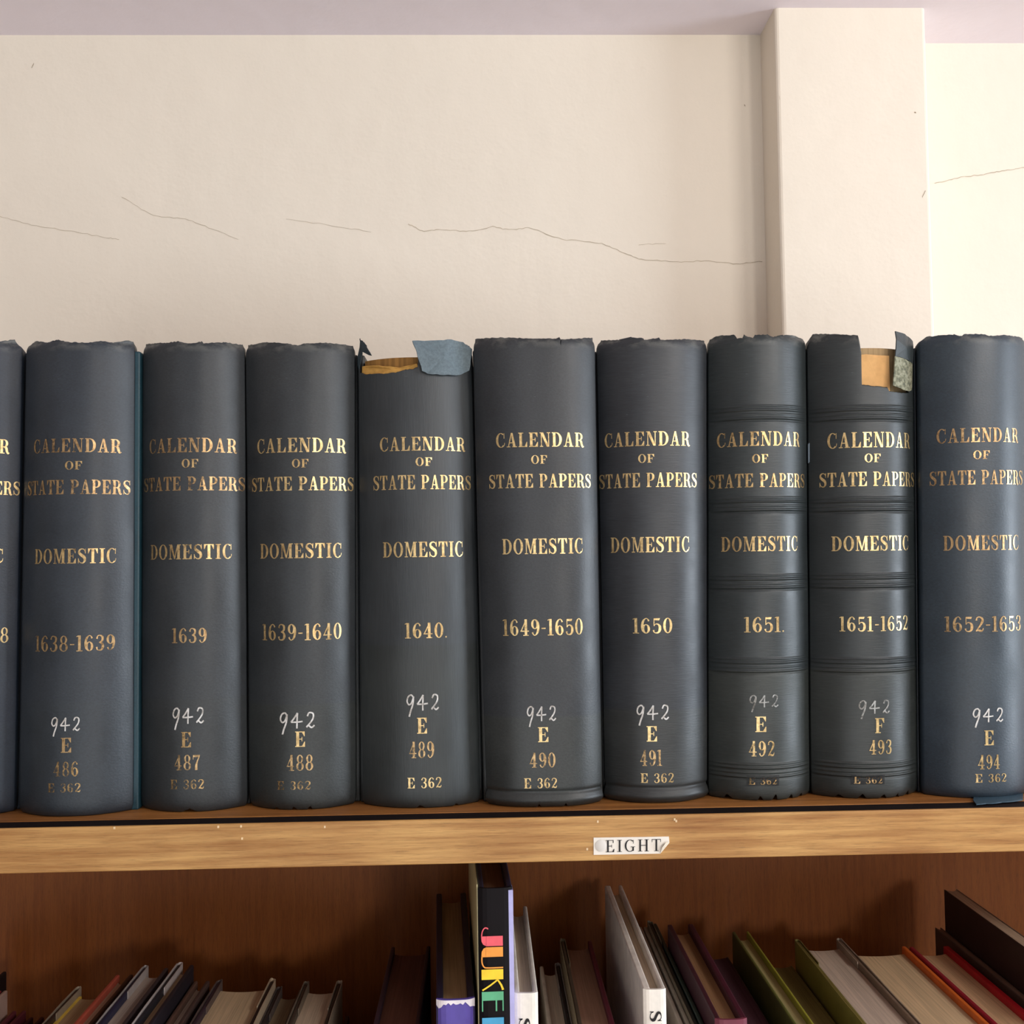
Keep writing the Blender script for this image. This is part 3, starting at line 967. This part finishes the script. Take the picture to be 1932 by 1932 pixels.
# lifted tail corner of volume 494
sp, root = SP['494'], B['494']['root']
fp = densify([(1838, 1500), (1870, 1503), (1905, 1500), (1930, 1497), (1930, 1509), (1900, 1513), (1870, 1516), (1842, 1518), (1836, 1510)], 3, .7)
fv = []
for x, y in fp + [(1882, 1507)]:
    t, z = sp.hit(x, y)
    q = sp.pos(t, z, 0.0014)
    g = PZ(x, y, S + 0.0006)
    fv.append(tuple(g if (q.z < S + 0.0006 or g.y > q.y) else q))
n = len(fp)
o = mesh_obj('tail_flap', fv, [(i, n, (i + 1) % n) for i in range(n)], m_cloth('tail_cloth', C(74, 104, 124), C(74, 104, 124), 0.0), root)
o['label'] = 'pale blue flap of cloth curling onto the board'
sm = o.modifiers.new('thickness', 'SOLIDIFY')
sm.thickness = 0.0006
sm.offset = 0
# pale paper tag caught beside volume 493
sp, root = SP['493'], B['493']['root']
spine_patch(sp, 'cloth_nick', [(1524, 838), (1528, 836), (1528, 872), (1524, 874)], m_plain('nick', srgb(110, 124, 136)), root, 0.0006)


# ------------------------------------------------------------------ books on the shelf below
def lower_book(name, label, xl, xr, py, Yb, cl, cr, pages, spine=None, Yf=-0.010, front=None, tl=0.0026, tr=0.0026, drop=0.004,
               jl=None, jr=None, yaw=0.0, square=0.004, group='books on the shelf below', soft=False, endp=None):
    """a book standing upright; (xl, xr, py): picture points of its top corners at the back (or front when front=True)"""
    Y = Yf if front else Yb
    a, b = PY(xl, py, Y), PY(xr, py, Y)
    x0, x1, zt = a.x, b.x, 0.5 * (a.z + b.z)
    root = empty(name, (0.5 * (x0 + x1), Yf, ZL), label, 'book', group)
    spc = spine or cl
    if soft:
        tl = tr = 0.0009
        drop, square = 0.0003, 0.0004
    bevel(part('cover', *box(x0, x0 + tl, Yf + 0.002, Yb, ZL, zt), cm(cl), root), min(0.0009, tl * 0.35), 3)
    bevel(part('cover', *box(x1 - tr, x1, Yf + 0.002, Yb, ZL, zt), cm(cr), root), min(0.0009, tr * 0.35), 3)
    # spine: slightly rounded front
    hw, xc = 0.5 * (x1 - x0), 0.5 * (x1 + x0)
    n = 9
    bl = min(0.003, hw * 0.25)
    poly = [(xc + hw * t, Yf + bl * abs(t) ** 4) for t in [-1 + 2 * i / (n - 1) for i in range(n)]]
    poly += [(xc + (hw - 0.0012) * t, Yf + 0.0016 + bl * abs(t) ** 4) for t in [1 - 2 * i / (n - 1) for i in range(n)]]
    so = part('spine', *prism(poly, ZL, zt), cm(spc), root)
    # pages with a hollow fore edge
    xa, xb = x0 + tl + 0.0001, x1 - tr - 0.0001
    poly = [(xa, Yf + 0.003), (xb, Yf + 0.003)]
    m = 6
    for i in range(m + 1):
        t = 1 - 2 * i / m
        poly.append((0.5 * (xa + xb) + 0.5 * (xb - xa) * t, Yb - square - 0.003 * (1 - t * t)))
    part('page_block', *prism(poly, ZL + 0.003, zt - drop), pm(pages), root)
    if endp:
        part('endpaper', *box(xa - 0.0002, xa + 0.0022, Yf + 0.003, Yb - square + 0.001, ZL + 0.003, zt - drop + 0.0006), cm(endp), root)
    for side, jc in ((-1, jl), (1, jr)):
        if not jc:
            continue
        # paper jacket wrapped round the board and folded in at the fore edge
        xo = x0 - 0.0004 if side < 0 else x1 + 0.0004
        th = (tl if side < 0 else tr) + 0.0008
        pts = [(xo, Yf + 0.004)] + [(xo, Yf + (Yb - Yf) * k / 6) for k in range(1, 7)]
        for k in range(1, 7):
            an = math.pi * k / 6
            pts.append((xo - side * (th / 2) * (1 - math.cos(an)), Yb + 0.0006 + (th / 2 + 0.0006) * math.sin(an)))
        pts.append((xo - side * th, Yb - 0.04))
        v, f = [], []
        rj = random.Random(int(xl))
        for i, (x, y) in enumerate(pts):
            v += [(x, y, ZL + 0.001), (x, y, zt + 0.0007 + rj.uniform(-0.0005, 0.0005))]
            if i:
                f.append((2 * i - 2, 2 * i, 2 * i + 1, 2 * i - 1))
        j = mesh_obj('dust_jacket', v, f, cm(jc), root)
        sm = j.modifiers.new('thickness', 'SOLIDIFY')
        sm.thickness = 0.0005
        sm.offset = 0
    if yaw:
        root.rotation_euler = (0, 0, yaw)
    return root, so, x0, x1, zt


BKS = [
    ('hardback_book', 'black glossy hardback standing beside the thin red-edged book', -60, 13, 1833, 0.17, (30, 28, 32), (30, 30, 34), (120, 100, 86), {}),
    ('hardback_book', 'thin pale hardback with a red top edge', -4, 15, 1868, 0.122, (140, 52, 58), (168, 140, 128), (176, 60, 66), {}),
    ('hardback_book', 'low maroon book with pinkish pages', 24, 50, 1906, 0.12, (90, 36, 46), (86, 34, 44), (172, 128, 108), {}),
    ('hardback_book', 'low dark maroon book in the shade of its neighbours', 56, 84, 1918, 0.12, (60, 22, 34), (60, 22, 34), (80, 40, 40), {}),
    ('hardback_book', 'hardback with yellow endpaper and cream dust jacket', 143, 212, 1866, 0.12, (60, 46, 38), (52, 50, 40), (176, 152, 118), dict(jl=(150, 136, 118), jr=(190, 172, 128), endp=(236, 204, 84))),
    ('hardback_book', 'thin book with an orange red cover', 219, 252, 1838, 0.125, (178, 84, 66), (70, 48, 38), (182, 160, 136), {}),
    ('hardback_book', 'navy hardback in a pale grey dust jacket', 270, 318, 1826, 0.125, (38, 40, 66), (62, 56, 60), (164, 152, 142), dict(jl=(176, 168, 166))),
    ('hardback_book', 'black hardback with a white jacket edge', 335, 366, 1820, 0.125, (36, 38, 46), (40, 36, 44), (170, 148, 120), dict(jl=(196, 186, 184))),
    ('hardback_book', 'slim brown hardback with light pages', 366, 396, 1850, 0.12, (92, 68, 58), (78, 62, 58), (182, 172, 160), {}),
    ('hardback_book', 'thick dark purple hardback with cream pages and pale jacket', 410, 518, 1852, 0.12, (58, 46, 58), (44, 36, 36), (192, 170, 138), dict(jr=(190, 170, 144), jl=(96, 82, 78))),
    ('hardback_book', 'black hardback with olive grey pages', 523, 572, 1866, 0.12, (44, 38, 40), (60, 52, 48), (126, 110, 86), dict(jl=(88, 78, 74))),
    ('hardback_book', 'hardback with clean pale pages and ragged jacket', 574, 644, 1856, 0.12, (72, 62, 54), (52, 44, 40), (186, 168, 146), dict(jl=(120, 108, 94), jr=(150, 134, 116))),
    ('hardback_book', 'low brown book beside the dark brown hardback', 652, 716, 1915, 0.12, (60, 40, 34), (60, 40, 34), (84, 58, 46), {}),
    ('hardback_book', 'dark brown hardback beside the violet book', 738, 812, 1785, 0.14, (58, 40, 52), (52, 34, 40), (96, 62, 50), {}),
    ('hardback_book', 'pale paged book with a black cover beside the first white book', 1018, 1056, 1822, 0.13, (190, 180, 166), (30, 26, 30), (186, 172, 154), dict(jr=(150, 140, 134))),
    ('hardback_book', 'brown paged hardback with a maroon cover', 1058, 1116, 1775, 0.14, (72, 62, 50), (104, 36, 54), (140, 108, 88), dict(jl=(120, 108, 84))),
    ('hardback_book', 'slim pale grey book beside the tall white book', 1204, 1221, 1748, 0.185, (170, 160, 148), (150, 142, 130), (190, 180, 166), {}),
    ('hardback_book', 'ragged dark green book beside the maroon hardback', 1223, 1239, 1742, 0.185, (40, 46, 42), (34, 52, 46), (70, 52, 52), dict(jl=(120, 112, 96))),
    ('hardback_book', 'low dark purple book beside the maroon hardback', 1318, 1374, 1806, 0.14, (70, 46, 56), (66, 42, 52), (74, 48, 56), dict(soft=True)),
    ('hardback_book', 'olive green book with a yellow edged cover', 1381, 1412, 1757, 0.15, (88, 92, 44), (150, 148, 50), (170, 160, 112), dict(tl=.002, tr=.0014)),
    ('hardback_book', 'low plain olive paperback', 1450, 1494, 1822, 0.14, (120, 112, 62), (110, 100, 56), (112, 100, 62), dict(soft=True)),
    ('hardback_book', 'hardback in an olive jacket with pale grey pages', 1502, 1588, 1776, 0.14, (116, 108, 56), (130, 112, 96), (188, 172, 156), dict(jl=(128, 118, 66), jr=(158, 142, 126))),
    ('hardback_book', 'cream paged hardback with an orange cover', 1596, 1709, 1786, 0.14, (150, 116, 90), (226, 116, 48), (204, 180, 144), dict(tr=.003)),
    ('hardback_book', 'red hardback beside the orange cover', 1715, 1790, 1785, 0.135, (152, 30, 48), (190, 30, 44), (196, 162, 126), dict(tl=.003, tr=.004)),
    ('paperback_book', 'slim grey brown paperback beside the red hardback', 1764, 1776, 1750, 0.17, (96, 76, 66), (96, 76, 66), (128, 104, 90), dict(soft=True)),
    ('paperback_book', 'tall flat dark sided book with a pale top edge', 1781, 1806, 1678, 0.165, (52, 36, 34), (110, 92, 80), (168, 146, 124), dict(soft=True)),
]
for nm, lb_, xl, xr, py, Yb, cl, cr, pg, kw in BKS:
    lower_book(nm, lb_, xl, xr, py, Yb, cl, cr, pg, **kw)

# violet book with chipped jacket head
rv, so, x0, x1, zt = lower_book('hardback_book', 'violet hardback with a chipped white head of the spine', 823, 896, 1886, 0.172, (34, 30, 56), (34, 30, 52), (150, 124, 92),
                               spine=(88, 74, 158), front=True, Yf=-0.012, tl=.0038, tr=.0038, drop=.005, yaw=R(2.4))
chip = [(x0 + (x1 - x0) * i / 16, zt - 0.0012 - 0.0016 * abs(math.sin(i * 1.3)) - (0.002 if i < 3 or i > 13 else 0)) for i in range(17)]
v = []
for i, (x, z) in enumerate(chip):
    yy = -0.012 + min(0.003, (x1 - x0) * 0.125) * abs(-1 + 2 * i / 16) ** 4 - 0.0004
    v += [(x, yy, z), (x, yy, zt - 0.0002)]
o = mesh_obj('chipped_edge', v, [(2 * i, 2 * i + 2, 2 * i + 3, 2 * i + 1) for i in range(16)], cm((226, 220, 226)), rv)
o['label'] = 'white paper bared along the chipped head'

# tall black book with coloured lettering
rj, so, x0, x1, zt = lower_book('hardback_book', 'tall black hardback with rainbow coloured lettering down its spine', 902, 967, 1676, 0.185, (36, 33, 52), (36, 33, 56), (104, 74, 54),
                               spine=(16, 13, 16), front=True, Yf=-0.014, tl=.0032, tr=.0032, drop=.005, yaw=R(2.2), jl=(206, 196, 150))
o = part('jacket_edge', *box(x1 - 0.0022, x1 + 0.0003, -0.0142 + 0.001, -0.004, ZL + 0.001, zt - 0.0015), cm((178, 176, 224)), rj)
o['label'] = 'lavender strip along the edge of the spine'
DECO = {
    'J': rect(.42, .22, .88, 1) + ring(.44, .22, .44, .22, .06, .05, 180, 270, 8) + ribbon([(.03, .22), (.06, .30), (.10, .30)], .06)
    + [[(.42, .0), (.66, .02), (.66, .24), (.42, .24)], [(.66, .02), (.80, .09), (.88, .24), (.66, .24)]],
    'U': rect(0, .2, .45, 1) + [[(0, .22), (.06, .10), (.20, .02), (.45, .22)], [(.20, .02), (.45, 0), (.45, .22), (.45, .22)]]
    + ribbon([(.40, .03), (.70, .03), (.90, .12), (.95, .3), (.95, 1.0)], .06),
    'K': rect(0, 0, .48, 1) + ribbon([(.48, .76), (.75, .40), (.98, .03)], .075, 2) + ribbon([(.50, .74), (.75, .90), (.98, .98)], [.075, .09, .10], 2),
    'E': rect(0, .0, .45, 1) + rect(.45, 0, 1, .055) + rect(.45, .63, 1, .70) + rect(.45, .945, 1, 1),
    'B': rect(0, 0, .5, 1) + ring(.5, .75, .5, .25, .07, .06, -90, 90, 10) + ring(.5, .27, .5, .27, .07, .06, -90, 90, 10)}
yj = -0.0145
xb_, xt_ = PY(908, 1800, yj).x, PY(949, 1800, yj).x
for ch, ya, yb, colr in (('J', 1749, 1785, (232, 92, 104)), ('U', 1787, 1828, (246, 158, 64)), ('K', 1829, 1869, (246, 206, 48)),
                         ('E', 1871, 1908, (92, 172, 128)), ('B', 1920, 1961, (72, 160, 204))):
    za, zb = PY(925, ya, yj).z, PY(925, yb, yj).z
    v, f = [], []
    wch = .88 if ch == 'J' else 1.0
    for q in DECO[ch]:
        b = len(v)
        v += [(xb_ + (xt_ - xb_) * y, yj, za + (zb - za) * x / wch) for x, y in q]
        f.append((b, b + 1, b + 2, b + 3))
    mesh_obj('letter', v, f, cm(colr), so)

# two white books with black lettering
for px0, px1, pyf, txt, lx0, lx1, ya, yb, lab_, Yb in (
        (970, 1015, 1874, 'S', 979, 1000, 1921, 1948, 'white hardback with a black S on its spine beside the rainbow lettered book', 0.135),
        (1214, 1257, 1867, 'SI', 1226, 1248, 1908, 1945, 'white hardback with a dull jacket and black lettering beside slim pale grey book', 0.175)):
    rw, so, x0, x1, zt = lower_book('hardback_book', lab_, px0, px1, pyf, Yb, (236, 229, 218), (226, 218, 206), (198, 186, 170) if txt == 'S' else (196, 182, 162),
                                   spine=(236, 230, 220), front=True, Yf=-0.010, tl=.0030 if txt == 'S' else .004, tr=.0026, drop=.005)
    yj = -0.0104
    xb_, xt_ = PY(lx0, ya, yj).x, PY(lx1, ya, yj).x
    za, zb = PY(lx0, ya, yj).z, PY(lx0, yb, yj).z
    v, f = [], []
    for q in layout(txt):
        b = len(v)
        v += [(xb_ + (xt_ - xb_) * y, yj, za + (zb - za) * x) for x, y in q]
        f.append((b, b + 1, b + 2, b + 3))
    mesh_obj('lettering', v, f, M_ink, so)

# maroon hardback
lower_book('hardback_book', 'maroon hardback with brown pages and worn corners', 1350, 1411, 1924, 0.142, (62, 26, 38), (70, 24, 40), (150, 116, 84),
           spine=(112, 50, 66), front=True, Yf=-0.010, tl=.0032, tr=.0036, drop=.005)

for o in list(bpy.data.objects):
    if 'wbase' in o:
        del o['wbase']
